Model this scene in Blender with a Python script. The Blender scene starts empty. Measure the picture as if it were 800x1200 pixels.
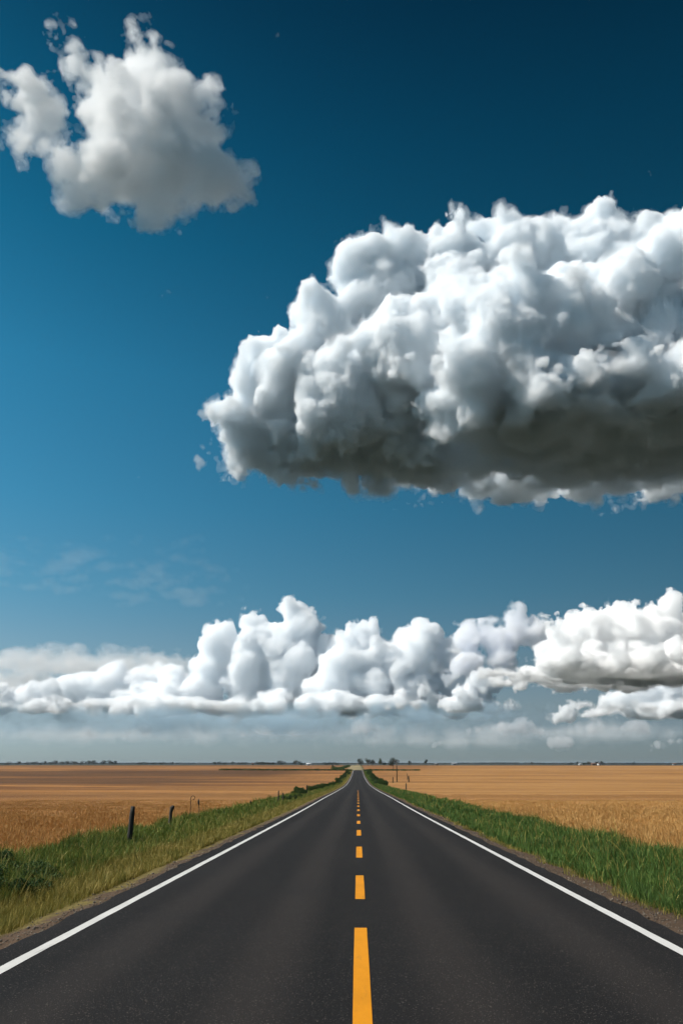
import bpy, math, random
import numpy as np
from mathutils import Vector, Matrix

R = math.radians
scene = bpy.context.scene
COL = scene.collection

# ------------------------------------------------------------------ camera
FPX = 900.0
PITCH, YAW, EYE = R(18.1), R(1.15), 1.65
cam = bpy.data.cameras.new("camera")
cam.sensor_fit = 'VERTICAL'
cam.sensor_height = 24.0
cam.lens = FPX / 1200.0 * 24.0
cam.clip_start = 0.1
cam.clip_end = 120000.0
cam_ob = bpy.data.objects.new("camera", cam)
cam_ob.location = (0, 0, EYE)
cam_ob.rotation_euler = (R(90) + PITCH, 0, YAW)
COL.objects.link(cam_ob)
scene.camera = cam_ob


def ray(px, py):
    """direction (world) with unit forward(y) component for a spot seen in the photo"""
    d = Vector(((px - 400) / FPX, (600 - py) / FPX, -1.0))
    d.rotate(cam_ob.rotation_euler)
    return np.array(d) / d.y


def spot(px, py, y):
    r = ray(px, py)
    return np.array((r[0] * y, y, EYE + r[2] * y))


# ------------------------------------------------------------------ render, sun, sky
scene.render.engine = 'CYCLES'
cy = scene.cycles
cy.use_denoising = True
cy.denoiser = 'OPENIMAGEDENOISE'
cy.max_bounces = 40
cy.diffuse_bounces = 3
cy.glossy_bounces = 2
cy.transmission_bounces = 2
cy.volume_bounces = 32
cy.transparent_max_bounces = 96
cy.use_adaptive_sampling = True
cy.adaptive_threshold = 0.08
cy.adaptive_min_samples = 20
cy.sample_clamp_indirect = 6.0
cy.caustics_reflective = False
cy.caustics_refractive = False
vs = scene.view_settings
vs.view_transform = 'Standard'
vs.look = 'None'
vs.exposure = 0.25
vs.gamma = 1.0
vs.use_curve_mapping = False

SUN_EL, SUN_AZ = R(49), R(-99)          # azimuth from straight ahead (+Y), clockwise
sun = bpy.data.lights.new("sun", 'SUN')
sun.energy = 5.0
sun.angle = R(0.5)
sun.color = (1.0, 0.945, 0.87)
sun_ob = bpy.data.objects.new("sun", sun)
sd = Vector((math.sin(SUN_AZ) * math.cos(SUN_EL), math.cos(SUN_AZ) * math.cos(SUN_EL), math.sin(SUN_EL)))
sun_ob.rotation_euler = sd.to_track_quat('Z', 'Y').to_euler()
sun_ob.location = (-30, -10, 60)
COL.objects.link(sun_ob)

world = bpy.data.worlds.new("World")
scene.world = world
world.use_nodes = True
nt = world.node_tree
nt.nodes.clear()
wo = nt.nodes.new('ShaderNodeOutputWorld')
bg = nt.nodes.new('ShaderNodeBackground')
sky = nt.nodes.new('ShaderNodeTexSky')
sky.sky_type = 'NISHITA'
sky.sun_disc = False
sky.sun_elevation = SUN_EL
sky.sun_rotation = SUN_AZ
sky.altitude = 300
sky.air_density = 1.0
sky.dust_density = 0.6
sky.ozone_density = 2.5
# clear prairie air: the sky's own colours deepened with height above the horizon, a little darker away from the sun
tc = nt.nodes.new('ShaderNodeTexCoord')
sx = nt.nodes.new('ShaderNodeSeparateXYZ')
nt.links.new(tc.outputs['Generated'], sx.inputs[0])
rp = nt.nodes.new('ShaderNodeValToRGB')
SKY_STOPS = [(0.0092, (0.58, 0.755, 1.0)), (0.0347, (0.61, 0.735, 0.96)), (0.0657, (0.70, 0.765, 0.84)), (0.1182, (0.6627, 0.7798, 0.7708)), (0.2038, (0.4249, 0.8262, 0.831)), (0.3107, (0.2822, 0.8629, 0.8884)), (0.4627, (0.1771, 0.8452, 0.8783)), (0.5953, (0.0734, 0.6432, 0.6806)), (0.6835, (0.0415, 0.4786, 0.5272)), (0.7809, (0.0252, 0.2799, 0.3277))]
cr = rp.color_ramp
for i, (z, c) in enumerate(SKY_STOPS):
    e = cr.elements[i] if i < 2 else cr.elements.new(z)
    e.position = z
    e.color = (*c, 1)
nt.links.new(sx.outputs['Z'], rp.inputs[0])
az = nt.nodes.new('ShaderNodeMapRange')
az.inputs['From Min'].default_value = -0.5
az.inputs['From Max'].default_value = 0.5
az.inputs['To Min'].default_value = 1.2
az.inputs['To Max'].default_value = 0.55
nt.links.new(sx.outputs['X'], az.inputs['Value'])
m1 = nt.nodes.new('ShaderNodeVectorMath'); m1.operation = 'MULTIPLY'
m2 = nt.nodes.new('ShaderNodeVectorMath'); m2.operation = 'SCALE'
nt.links.new(sky.outputs[0], m1.inputs[0])
nt.links.new(rp.outputs[0], m1.inputs[1])
nt.links.new(m1.outputs[0], m2.inputs[0])
nt.links.new(az.outputs[0], m2.inputs['Scale'])
nt.links.new(m2.outputs[0], bg.inputs['Color'])
bg.inputs['Strength'].default_value = 0.076
nt.links.new(bg.outputs[0], wo.inputs['Surface'])


# ------------------------------------------------------------------ object helpers
def link(name, verts, faces_flat, loop_total, mats, parent=None, mat_idx=None, smooth=False):
    """verts (n,3), faces as flat index array + loop totals"""
    verts = np.asarray(verts, np.float32)
    faces_flat = np.asarray(faces_flat, np.int32).ravel()
    if np.isscalar(loop_total):
        loop_total = np.full(len(faces_flat) // loop_total, loop_total, np.int32)
    loop_total = np.asarray(loop_total, np.int32)
    me = bpy.data.meshes.new(name)
    me.vertices.add(len(verts))
    me.vertices.foreach_set('co', verts.ravel())
    me.loops.add(len(faces_flat))
    me.loops.foreach_set('vertex_index', faces_flat)
    me.polygons.add(len(loop_total))
    ls = np.zeros(len(loop_total), np.int32)
    ls[1:] = np.cumsum(loop_total)[:-1]
    me.polygons.foreach_set('loop_start', ls)
    me.polygons.foreach_set('loop_total', loop_total)
    for m in (mats if isinstance(mats, (list, tuple)) else [mats]):
        me.materials.append(m)
    if mat_idx is not None:
        me.polygons.foreach_set('material_index', np.asarray(mat_idx, np.int32))
    if smooth:
        me.polygons.foreach_set('use_smooth', np.ones(len(loop_total), bool))
    me.update(calc_edges=True)
    o = bpy.data.objects.new(name, me)
    COL.objects.link(o)
    if parent is not None:
        o.parent = parent
    return o


def empty(name, loc, rz=0.0):
    o = bpy.data.objects.new(name, None)
    o.location = loc
    o.rotation_euler = (0, 0, rz)
    o.empty_display_size = 0.2
    COL.objects.link(o)
    return o


def tag(o, label=None, cat=None, group=None, kind=None):
    if label: o['label'] = label
    if cat: o['category'] = cat
    if group: o['group'] = group
    if kind: o['kind'] = kind
    return o


# ------------------------------------------------------------------ clouds (real volumes, kilometres away)
def value_noise(shape, cell, rng):
    """smooth value noise in [-1,1] on a grid"""
    lat = rng.uniform(-1, 1, [int(s / cell) + 3 for s in shape]).astype(np.float32)
    out = lat
    for ax, s in enumerate(shape):
        t = np.arange(s, dtype=np.float32) / cell + rng.random() * 0.999
        i = np.minimum(t.astype(int), out.shape[ax] - 2)
        f = t - i
        f = (f * f * (3 - 2 * f)).astype(np.float32)
        sh = [1, 1, 1]
        sh[ax] = s
        f = f.reshape(sh)
        a = np.take(out, i, axis=ax)
        b = np.take(out, i + 1, axis=ax)
        out = a + (b - a) * f
    return out


def fbm(shape, cell, octaves, rng, gain=0.55, ridge=False):
    out = np.zeros(shape, np.float32)
    amp, tot = 1.0, 0.0
    for k in range(octaves):
        if cell < 1.6:
            break
        n = value_noise(shape, cell, rng)
        if ridge:
            n = 1 - 2 * np.abs(n)
        out += amp * n
        tot += amp
        amp *= gain
        cell *= 0.5
    return out / tot


def surface_nets(F):
    """F > 0 inside; returns verts (grid coords), quads"""
    s = F > 0
    nx, ny, nz = F.shape
    cs = (nx - 1, ny - 1, nz - 1)
    cnt = np.zeros(cs, np.int8)
    for dx in (0, 1):
        for dy in (0, 1):
            for dz in (0, 1):
                cnt += s[dx:dx + cs[0], dy:dy + cs[1], dz:dz + cs[2]]
    act = (cnt > 0) & (cnt < 8)
    idx = np.full(cs, -1, np.int32)
    ii, jj, kk = np.nonzero(act)
    idx[ii, jj, kk] = np.arange(len(ii), dtype=np.int32)
    acc = np.zeros((len(ii), 3), np.float32)
    num = np.zeros(len(ii), np.float32)
    corners = [(a, b, c) for a in (0, 1) for b in (0, 1) for c in (0, 1)]
    vals = {c: F[ii + c[0], jj + c[1], kk + c[2]] for c in corners}
    for c in corners:
        for ax in range(3):
            if c[ax] == 0:
                d = list(c); d[ax] = 1; d = tuple(d)
                a, b = vals[c], vals[d]
                m = (a > 0) != (b > 0)
                t = np.where(m, a / np.where(m, a - b, 1), 0)
                p = np.array(c, np.float32)[None, :].repeat(len(ii), 0)
                p[:, ax] += t
                acc += p * m[:, None]
                num += m
    verts = acc / np.maximum(num, 1)[:, None] + np.stack([ii, jj, kk], 1)
    quads = []
    for ax in range(3):
        b, c = [(1, 2), (2, 0), (0, 1)][ax]
        lo = [slice(None)] * 3; hi = [slice(None)] * 3
        lo[ax] = slice(0, -1); hi[ax] = slice(1, None)
        x = s[tuple(lo)] != s[tuple(hi)]
        e = np.stack(np.nonzero(x), 1)
        ok = (e[:, b] > 0) & (e[:, c] > 0) & (e[:, b] < cs[b]) & (e[:, c] < cs[c])
        e = e[ok]
        inside = s[e[:, 0], e[:, 1], e[:, 2]]
        q = []
        for (ob, oc) in ((-1, -1), (0, -1), (0, 0), (-1, 0)):
            g = e.copy()
            g[:, b] += ob; g[:, c] += oc
            q.append(idx[g[:, 0], g[:, 1], g[:, 2]])
        q = np.stack(q, 1)
        q[~inside] = q[~inside][:, ::-1]
        quads.append(q)
    return verts, np.concatenate(quads)


def cloud_material(name, density, color, aniso):
    m = bpy.data.materials.new(name)
    m.use_nodes = True
    t = m.node_tree
    t.nodes.clear()
    o = t.nodes.new('ShaderNodeOutputMaterial')
    v = t.nodes.new('ShaderNodeVolumePrincipled')
    v.inputs['Color'].default_value = (*color, 1)
    v.inputs['Density'].default_value = density
    v.inputs['Anisotropy'].default_value = aniso
    t.links.new(v.outputs[0], o.inputs['Volume'])
    return m


def make_cloud(label, blobs, seed, vox_px=2.0, children=(8, 10, 8), fuzz=0.6, puff=0.5, base_z=None, skins=None,
               color=(1, 1, 1), group='clouds in the sky', up_bias=0.7, child_r=(0.5, 0.36, 0.38), slabs=(), base_rough=14):
    """blobs: (photo px, py, radius px, forward distance m): lobes of the cloud, each set at its real distance.
    Lobes sprout smaller lobes; noise roughens them; nested closed skins bound a thin fringe and a dense body.
    skins: (inset px, wisp px, density per px)"""
    skins = skins or SKINS
    rng = np.random.default_rng(seed)
    B = []
    for (px, py, r, y) in blobs:
        p = spot(px, py, y)
        mpp = np.linalg.norm(p) / math.hypot(FPX, math.hypot(px - 400, py - 600))      # metres per photo pixel there
        B.append((*p, r * mpp, mpp))
    B = np.array(B)
    mpp = float(np.mean(B[:, 4]))
    vox = vox_px * mpp
    cur = B[:, :4]
    L = [cur]
    for n, cr_ in zip(children, child_r):
        out = []
        for (x, y, z, r) in cur:
            k = rng.poisson(n)
            v = rng.normal(size=(k, 3))
            v[:, 2] += up_bias
            v /= np.linalg.norm(v, axis=1)[:, None]
            rr = r * rng.uniform(0.55, 1.3, k) * cr_
            c = np.array((x, y, z)) + v * (r * rng.uniform(0.72, 0.95, k))[:, None]
            out.append(np.concatenate([c, rr[:, None]], 1))
        cur = np.concatenate(out)
        L.append(cur)
    S = np.concatenate(L)
    S = S[S[:, 3] > 0.7 * vox]
    E = S
    for (px, py, y, rx, ry, rz) in slabs:
        E = np.concatenate([E, np.array([[*(spot(px, py, y) + np.array(d) * (rx, ry, rz)), vox]
                                         for d in ((1, 0, 0), (-1, 0, 0), (0, 1, 0), (0, -1, 0), (0, 0, 1), (0, 0, -1))])])
    pad = (11 * fuzz + 14 * puff + 3) * mpp + 4 * vox
    lo = (E[:, :3] - E[:, 3:4]).min(0) - pad
    hi = (E[:, :3] + E[:, 3:4]).max(0) + pad
    if base_z is not None:
        lo[2] = max(lo[2], base_z - pad)
    shape = tuple(int(v) + 1 for v in (hi - lo) / vox)
    F = np.full(shape, -pad, np.float32)
    ax = [lo[i] + vox * np.arange(shape[i], dtype=np.float32) for i in range(3)]
    for (x, y, z, r) in S:
        e = r + pad
        if r < 12 * vox:
            e = r + 5 * vox
        a = [max(0, int((c - e - lo[i]) / vox)) for i, c in enumerate((x, y, z))]
        b = [min(shape[i], int((c + e - lo[i]) / vox) + 2) for i, c in enumerate((x, y, z))]
        if min(b[i] - a[i] for i in range(3)) <= 0:
            continue
        d = np.sqrt((ax[0][a[0]:b[0], None, None] - np.float32(x)) ** 2 + (ax[1][None, a[1]:b[1], None] - np.float32(y)) ** 2
                    + (ax[2][None, None, a[2]:b[2]] - np.float32(z)) ** 2)
        sub = F[a[0]:b[0], a[1]:b[1], a[2]:b[2]]
        np.maximum(sub, np.float32(r) - d, out=sub)
    if slabs:
        ns = fbm(shape, 50 / vox_px, 3, rng, 0.6)
        for (px, py, y, rx, ry, rz) in slabs:
            c = spot(px, py, y).astype(np.float32)
            k = np.sqrt(((ax[0][:, None, None] - c[0]) / rx) ** 2 + ((ax[1][None, :, None] - c[1]) / ry) ** 2
                        + ((ax[2][None, None, :] - c[2]) / rz) ** 2)
            np.maximum(F, ((1 - k + 0.55 * ns) * min(rx, ry, rz)).astype(np.float32), out=F)
    F += 11 * mpp * fuzz * fbm(shape, 26 / vox_px, 5, rng, 0.6)
    # cauliflower: rounded bumps with sharp creases
    amp, cell = 16.0 * puff, 44.0
    while cell / vox_px > 1.6 and amp > 0:
        F += (amp * mpp) * (2 * np.abs(value_noise(shape, cell / vox_px, rng)) - 0.7)
        amp *= 0.71
        cell *= 0.58
    if base_z is not None:
        F = np.minimum(F, (ax[2][None, None, :] - base_z) * 0.9 + base_rough * mpp * fbm(shape, 40 / vox_px, 4, rng, 0.6))
    nw = fbm(shape, 24 / vox_px, 5, rng, 0.62)
    Vs, Qs, Ms, mats, n = [], [], [], [], 0
    for i, (ins, wisp, den) in enumerate(skins):
        G = F - ins * mpp + wisp * mpp * nw
        for a_ in range(3):           # nothing may touch the edge of the grid
            sl = [slice(None)] * 3
            for e_ in (0, -1):
                sl[a_] = e_
                G[tuple(sl)] = -pad
        v, q = surface_nets(G)
        Vs.append(v); Qs.append(q + n); n += len(v)
        Ms.append(np.full(len(q), i))
        mats.append(cloud_material(('cloud_fringe', 'cloud_edge', 'cloud_body')[i], den / mpp, color, 0.0))
    org = (lo + hi) / 2
    o = link('cloud', np.concatenate(Vs) * vox + lo - org, np.concatenate(Qs), 4, mats, mat_idx=np.concatenate(Ms))
    o.location = org
    tag(o, label, 'cloud', group)
    return o


SKINS = ((-0.8, 16, 0.016), (0.8, 6, 0.06), (2.5, 0, 0.15))
THIN = ((-1.5, 30, 0.018), (2.0, 20, 0.035), (7.0, 8, 0.05))
FAR = ((-0.3, 3, 0.03), (1.2, 0.5, 0.18))
VEIL = ((-0.5, 10, 0.010), (2.5, 5, 0.022))
PUFF = ((0, 6, 0.02), (1.4, 2, 0.045))
SCRAP = ((0.0, 9, 0.02), (1.2, 6, 0.03))

# ------------------------------------------------------------------ lie of the land
PY_ = [-400, -60, 0, 49.5, 81, 138, 247, 330, 440, 594, 640, 700, 800, 1000, 1300, 2200, 3500, 40000]
PZ_ = [5.0, 1.25, 0, -1.04, -1.62, -2.75, -4.45, -5.0, -5.1, -3.85, -3.8, -4.5, -5.0, -4.3, -2.9, -3.3, -5.0, -5.0]


def pchip(xs, ys):
    xs, ys = np.array(xs, float), np.array(ys, float)
    h = np.diff(xs); d = np.diff(ys) / h
    m = np.zeros(len(xs))
    for i in range(1, len(xs) - 1):
        if d[i - 1] * d[i] > 0:
            w1, w2 = 2 * h[i] + h[i - 1], h[i] + 2 * h[i - 1]
            m[i] = (w1 + w2) / (w1 / d[i - 1] + w2 / d[i])
    m[0], m[-1] = d[0], d[-1]

    def f(x):
        x = np.clip(np.asarray(x, float), xs[0], xs[-1])
        i = np.clip(np.searchsorted(xs, x) - 1, 0, len(xs) - 2)
        t = (x - xs[i]) / h[i]
        return ((2 * t**3 - 3 * t**2 + 1) * ys[i] + (t**3 - 2 * t**2 + t) * h[i] * m[i]
                + (-2 * t**3 + 3 * t**2) * ys[i + 1] + (t**3 - t**2) * h[i] * m[i + 1])
    return f


prof = pchip(PY_, PZ_)
LANE, EDGE = 3.3, 3.70          # white line, end of the asphalt
FIELD_L, FIELD_R = -7.7, 7.1    # where the crop starts


def sst(a, b, x):
    t = np.clip((x - a) / (b - a), 0, 1)
    return t * t * (3 - 2 * t)


def ground_z(x, y):
    x, y = np.asarray(x, float), np.asarray(y, float)
    z = prof(y)
    ax = np.abs(x)
    z = z - 0.03 - 0.16 * sst(EDGE - 0.1, 5.2, ax) + 0.22 * sst(5.4, 7.6, ax)
    z = z + sst(EDGE + .1, 5, ax) * 0.035 * (np.sin(1.7 * x + 0.6 * y) * np.sin(0.9 * y - 0.8 * x) + 0.6 * np.sin(3.1 * y + 2 * x))
    far = sst(25, 160, ax) * (1 - sst(500, 900, y))
    z = z + far * 0.35 * (np.sin(x * 0.021 + 0.4) * np.sin(y * 0.017 + 1.3) + 0.5 * np.sin(x * 0.043 - y * 0.031))
    return z


def mat_nodes(name):
    m = bpy.data.materials.new(name)
    m.use_nodes = True
    t = m.node_tree
    p = t.nodes['Principled BSDF']
    return m, t, p


class N:
    """short hand for node wiring"""
    def __init__(self, t): self.t = t
    def new(self, kind, **kw):
        n = self.t.nodes.new(kind)
        for k, v in kw.items():
            if k in n.inputs: pass
            setattr(n, k, v)
        return n
    def val(self, sock, v):
        if hasattr(v, 'is_output'): self.t.links.new(v, sock)
        else: sock.default_value = v
    def math(self, op, a, b=0.0, c=None, clamp=False):
        n = self.t.nodes.new('ShaderNodeMath'); n.operation = op; n.use_clamp = clamp
        self.val(n.inputs[0], a); self.val(n.inputs[1], b)
        if c is not None: self.val(n.inputs[2], c)
        return n.outputs[0]
    def noise(self, vec, scale, detail=4, rough=0.55, stretch=None):
        if stretch:
            mp = self.t.nodes.new('ShaderNodeVectorMath'); mp.operation = 'MULTIPLY'
            self.t.links.new(vec, mp.inputs[0]); mp.inputs[1].default_value = stretch
            vec = mp.outputs[0]
        n = self.t.nodes.new('ShaderNodeTexNoise')
        self.t.links.new(vec, n.inputs['Vector'])
        n.inputs['Scale'].default_value = scale; n.inputs['Detail'].default_value = detail
        n.inputs['Roughness'].default_value = rough
        return n.outputs['Fac']
    def step(self, x, a, b):
        n = self.t.nodes.new('ShaderNodeMapRange'); n.interpolation_type = 'SMOOTHSTEP'
        self.val(n.inputs['Value'], x)
        self.val(n.inputs['From Min'], a); self.val(n.inputs['From Max'], b)
        return n.outputs[0]
    def mix(self, f, a, b):
        n = self.t.nodes.new('ShaderNodeMix'); n.data_type = 'RGBA'
        self.val(n.inputs['Factor'], f)
        for s, v in ((n.inputs[6], a), (n.inputs[7], b)):
            if hasattr(v, 'is_output'): self.t.links.new(v, s)
            else: s.default_value = (*v, 1)
        return n.outputs[2]
    def bump(self, h, strength, dist, p):
        b = self.t.nodes.new('ShaderNodeBump')
        b.inputs['Strength'].default_value = strength; b.inputs['Distance'].default_value = dist
        self.t.links.new(h, b.inputs['Height']); self.t.links.new(b.outputs[0], p.inputs['Normal'])
        return b


def ground_material():
    m, t, p = mat_nodes('prairie_ground')
    n = N(t)
    g = n.new('ShaderNodeNewGeometry')
    pos = g.outputs['Position']
    s = n.new('ShaderNodeSeparateXYZ'); t.links.new(pos, s.inputs[0])
    x, y = s.outputs[0], s.outputs[1]
    ax = n.math('ABSOLUTE', x)
    edge = n.noise(pos, 0.9, 5, 0.6)
    wob = n.math('MULTIPLY_ADD', edge, 1.6, -0.8)
    axw = n.math('ADD', ax, wob)
    fine = n.noise(pos, 14, 6, 0.65)
    # soil, dry grass, green grass of the verge
    soil = n.mix(fine, (0.042, 0.031, 0.023), (0.15, 0.095, 0.058))
    dry = n.mix(fine, (0.1118, 0.0903, 0.0258), (0.2322, 0.1806, 0.0602))
    green = n.mix(fine, (0.01892, 0.03612, 0.01032), (0.0516, 0.0731, 0.01892))
    c = n.mix(n.step(n.math('SUBTRACT', axw, n.math('MULTIPLY', n.math('GREATER_THAN', x, 0.0), 0.45)), 3.95, 4.3), soil, dry)
    c = n.mix(n.step(axw, 4.7, 5.3), c, green)
    # crops: streaked by drilling rows and by how the stand lies
    streak = n.noise(pos, 1.0, 6, 0.62, stretch=(0.02, 0.11, 1))
    streak = n.step(streak, 0.32, 0.68)
    broad = n.noise(pos, 1.0, 4, 0.55, stretch=(0.0035, 0.013, 1))
    stalk = n.noise(pos, 3.0, 6, 0.7, stretch=(1, 0.7, 1))
    gold = n.mix(streak, (0.255, 0.124, 0.039), (0.43, 0.226, 0.079))
    rust = n.mix(streak, (0.215, 0.0903, 0.0258), (0.387, 0.1849, 0.05848))
    gold = n.mix(n.step(broad, 0.42, 0.60), n.mix(0.55, gold, (0.215, 0.0946, 0.02924)), gold)
    rust = n.mix(n.step(broad, 0.42, 0.58), n.mix(0.7, rust, (0.0903, 0.0387, 0.01548)), rust)
    crop = n.mix(n.step(n.math('ADD', x, n.math('MULTIPLY', y, -0.12)), -70, 5), rust, gold)
    crop = n.mix(n.math('MULTIPLY', n.step(stalk, 0.45, 0.68), 0.25), crop, (0.1462, 0.0731, 0.02322))
    # cloud shade painted into the left crop: far strip and nearer patch
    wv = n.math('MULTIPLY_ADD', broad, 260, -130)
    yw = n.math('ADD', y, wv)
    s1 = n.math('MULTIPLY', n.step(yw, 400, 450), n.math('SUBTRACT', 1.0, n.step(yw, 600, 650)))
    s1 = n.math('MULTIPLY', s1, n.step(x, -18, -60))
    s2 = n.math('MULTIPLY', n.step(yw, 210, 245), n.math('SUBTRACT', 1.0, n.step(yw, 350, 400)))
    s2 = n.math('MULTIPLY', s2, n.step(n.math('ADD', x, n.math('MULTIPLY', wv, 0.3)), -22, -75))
    cloud_shade = n.math('MULTIPLY', n.math('MAXIMUM', s1, n.math('MULTIPLY', s2, 0.95)), n.math('MULTIPLY_ADD', streak, 0.4, 0.62), clamp=True)
    crop = n.mix(cloud_shade, crop, (0.0731, 0.03612, 0.0172))
    # land out of the picture: dark green blocks, made up to cut bounce on clouds
    blk = n.noise(pos, 1.0, 2, 0.4, stretch=(0.0006, 0.0006, 1))
    other = n.mix(n.step(blk, 0.48, 0.52), (0.017, 0.025, 0.018), (0.026, 0.029, 0.022))
    far = n.math('MAXIMUM', n.step(ax, 620, 700), n.math('MAXIMUM', n.step(y, 1500, 1650), n.step(y, -150, -300)))
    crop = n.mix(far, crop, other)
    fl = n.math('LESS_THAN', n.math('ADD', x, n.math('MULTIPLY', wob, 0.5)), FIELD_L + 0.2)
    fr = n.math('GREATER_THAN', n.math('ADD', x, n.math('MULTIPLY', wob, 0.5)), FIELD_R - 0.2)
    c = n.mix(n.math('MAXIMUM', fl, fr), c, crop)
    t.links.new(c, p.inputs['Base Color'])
    p.inputs['Roughness'].default_value = 0.95
    p.inputs['Specular IOR Level'].default_value = 0.15
    n.bump(n.math('ADD', n.noise(pos, 5, 6, 0.7), n.math('MULTIPLY', streak, 2.0)), 0.8, 0.12, p)
    return m


yl = np.concatenate([np.arange(-120, -20, 10), np.arange(-20, 60, 0.5), np.arange(60, 200, 2), np.arange(200, 800, 6), np.arange(800, 2400, 25), np.geomspace(2400, 40000, 24)])
yl = np.concatenate([-np.geomspace(40000, 150, 14), yl])
xr = np.concatenate([np.arange(0, 12.01, 0.25), np.geomspace(12.6, 400, 46), np.geomspace(450, 40000, 22)])
xl = np.concatenate([-xr[:0:-1], xr])
XX, YY = np.meshgrid(xl, yl, indexing='ij')
ZZ = ground_z(XX, YY)
nx_, ny_ = XX.shape
ids = np.arange(nx_ * ny_).reshape(nx_, ny_)
quads = np.stack([ids[:-1, :-1], ids[1:, :-1], ids[1:, 1:], ids[:-1, 1:]], -1).reshape(-1, 4)
ground = link('ground', np.stack([XX, YY, ZZ], -1).reshape(-1, 3), quads, 4, ground_material(), smooth=True)
tag(ground, 'flat prairie of golden and rusty crop fields on both sides of the road', kind='structure')


# ------------------------------------------------------------------ road and its paint
def asphalt():
    m, t, p = mat_nodes('asphalt')
    n = N(t)
    tc_ = n.new('ShaderNodeTexCoord'); pos = tc_.outputs['Object']
    s = n.new('ShaderNodeSeparateXYZ'); t.links.new(pos, s.inputs[0])
    v = n.new('ShaderNodeTexVoronoi'); t.links.new(pos, v.inputs['Vector']); v.inputs['Scale'].default_value = 85
    chip = n.step(n.noise(pos, 62, 2, 0.5), 0.63, 0.72)
    grit = n.noise(pos, 60, 5, 0.7)
    patch = n.noise(pos, 1.0, 5, 0.6, stretch=(0.9, 0.09, 1))
    blot = n.noise(pos, 0.5, 5, 0.6)
    # two wheel tracks in each lane, worn paler and browner
    w = n.math('ABSOLUTE', n.math('SUBTRACT', n.math('ABSOLUTE', s.outputs[0]), 1.65))
    tr = n.math('SUBTRACT', 1.0, n.step(n.math('ABSOLUTE', n.math('SUBTRACT', w, 0.78)), 0.05, 0.55))
    base = n.mix(n.step(patch, 0.35, 0.7), (0.0094, 0.0086, 0.0086), (0.0152, 0.0136, 0.0132))
    base = n.mix(n.math('MULTIPLY', tr, 0.85), base, (0.025, 0.0212, 0.0195))
    base = n.mix(n.math('MULTIPLY', n.step(blot, 0.52, 0.72), 0.4), base, (0.013, 0.013, 0.014))
    base = n.mix(n.math('MULTIPLY', grit, 0.35), base, (0.012, 0.012, 0.013))
    base = n.mix(n.math('MULTIPLY', chip, 0.75), base, (0.17, 0.145, 0.12))
    t.links.new(base, p.inputs['Base Color'])
    p.inputs['Roughness'].default_value = 0.9
    p.inputs['Specular IOR Level'].default_value = 0.12
    n.bump(n.math('ADD', v.outputs['Distance'], n.math('MULTIPLY', grit, 0.8)), 0.55, 0.006, p)
    return m


def paint(name, col, worn):
    m, t, p = mat_nodes(name)
    n = N(t)
    tc_ = n.new('ShaderNodeTexCoord'); pos = tc_.outputs['Object']
    a = n.noise(pos, 70, 5, 0.7)
    b = n.noise(pos, 2.2, 5, 0.65, stretch=(1.5, 0.6, 1))
    c = n.mix(n.step(b, 0.3, 0.75), col, tuple(q * 0.84 for q in col))
    c = n.mix(n.math('MULTIPLY', n.step(a, 0.62, 0.76), worn), c, (0.06, 0.055, 0.05))
    scuff = n.noise(pos, 1.0, 6, 0.7, stretch=(9, 1.1, 1))
    c = n.mix(n.math('MULTIPLY', n.step(scuff, 0.58, 0.72), worn * 0.7), c, (0.07, 0.065, 0.058))
    t.links.new(c, p.inputs['Base Color'])
    p.inputs['Roughness'].default_value = 0.8
    p.inputs['Specular IOR Level'].default_value = 0.2
    n.bump(n.noise(pos, 90, 4, 0.6), 0.4, 0.004, p)
    return m


ry = np.concatenate([np.arange(-30, 60, 0.5), np.arange(60, 200, 2), np.arange(200, 692, 6)])


def strip(x0, x1, ys, lift, jit=0.0, seed=0, cols=2):
    rng = np.random.default_rng(seed)
    xs = np.linspace(x0, x1, cols)
    X, Y = np.meshgrid(xs, ys, indexing='ij')
    X = X.copy()
    X[0] += rng.normal(size=len(ys)) * jit
    X[-1] += rng.normal(size=len(ys)) * jit
    Z = prof(Y) + lift - 0.0035 * np.abs(X)
    i = np.arange(X.size).reshape(X.shape)
    q = np.stack([i[:-1, :-1], i[1:, :-1], i[1:, 1:], i[:-1, 1:]], -1).reshape(-1, 4)
    return np.stack([X, Y, Z], -1).reshape(-1, 3), q


v, q = strip(-EDGE, EDGE, ry, 0.012, jit=0.035, seed=1, cols=9)
road = link('road', v, q, 4, asphalt(), smooth=True)
tag(road, 'straight two lane asphalt road running to the horizon between the fields', kind='structure')
white = paint('white_road_paint', (0.57, 0.56, 0.54), 0.5)
yellow = paint('yellow_road_paint', (0.62, 0.24, 0.004), 0.55)
for side in (-1, 1):
    v, q = strip(side * LANE - 0.064, side * LANE + 0.064, ry, 0.0165, jit=0.0025, seed=2 + side)
    link('edge_line', v, q, 4, white, parent=road)
dash = [(4.6, 10.15), (12.5, 15.5), (19.0, 22.1), (26.5, 29.5), (33.7, 36.1), (40.8, 43.2)] + [(47.6 + 7.0 * k, 50.2 + 7.0 * k) for k in range(13)]
for a, b in dash:
    v, q = strip(0.022 - 0.072, 0.022 + 0.072, np.linspace(a, b, 7), 0.0165, jit=0.001, seed=int(a))
    o = link('centre_dash', v, q, 4, yellow, parent=road)

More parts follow.
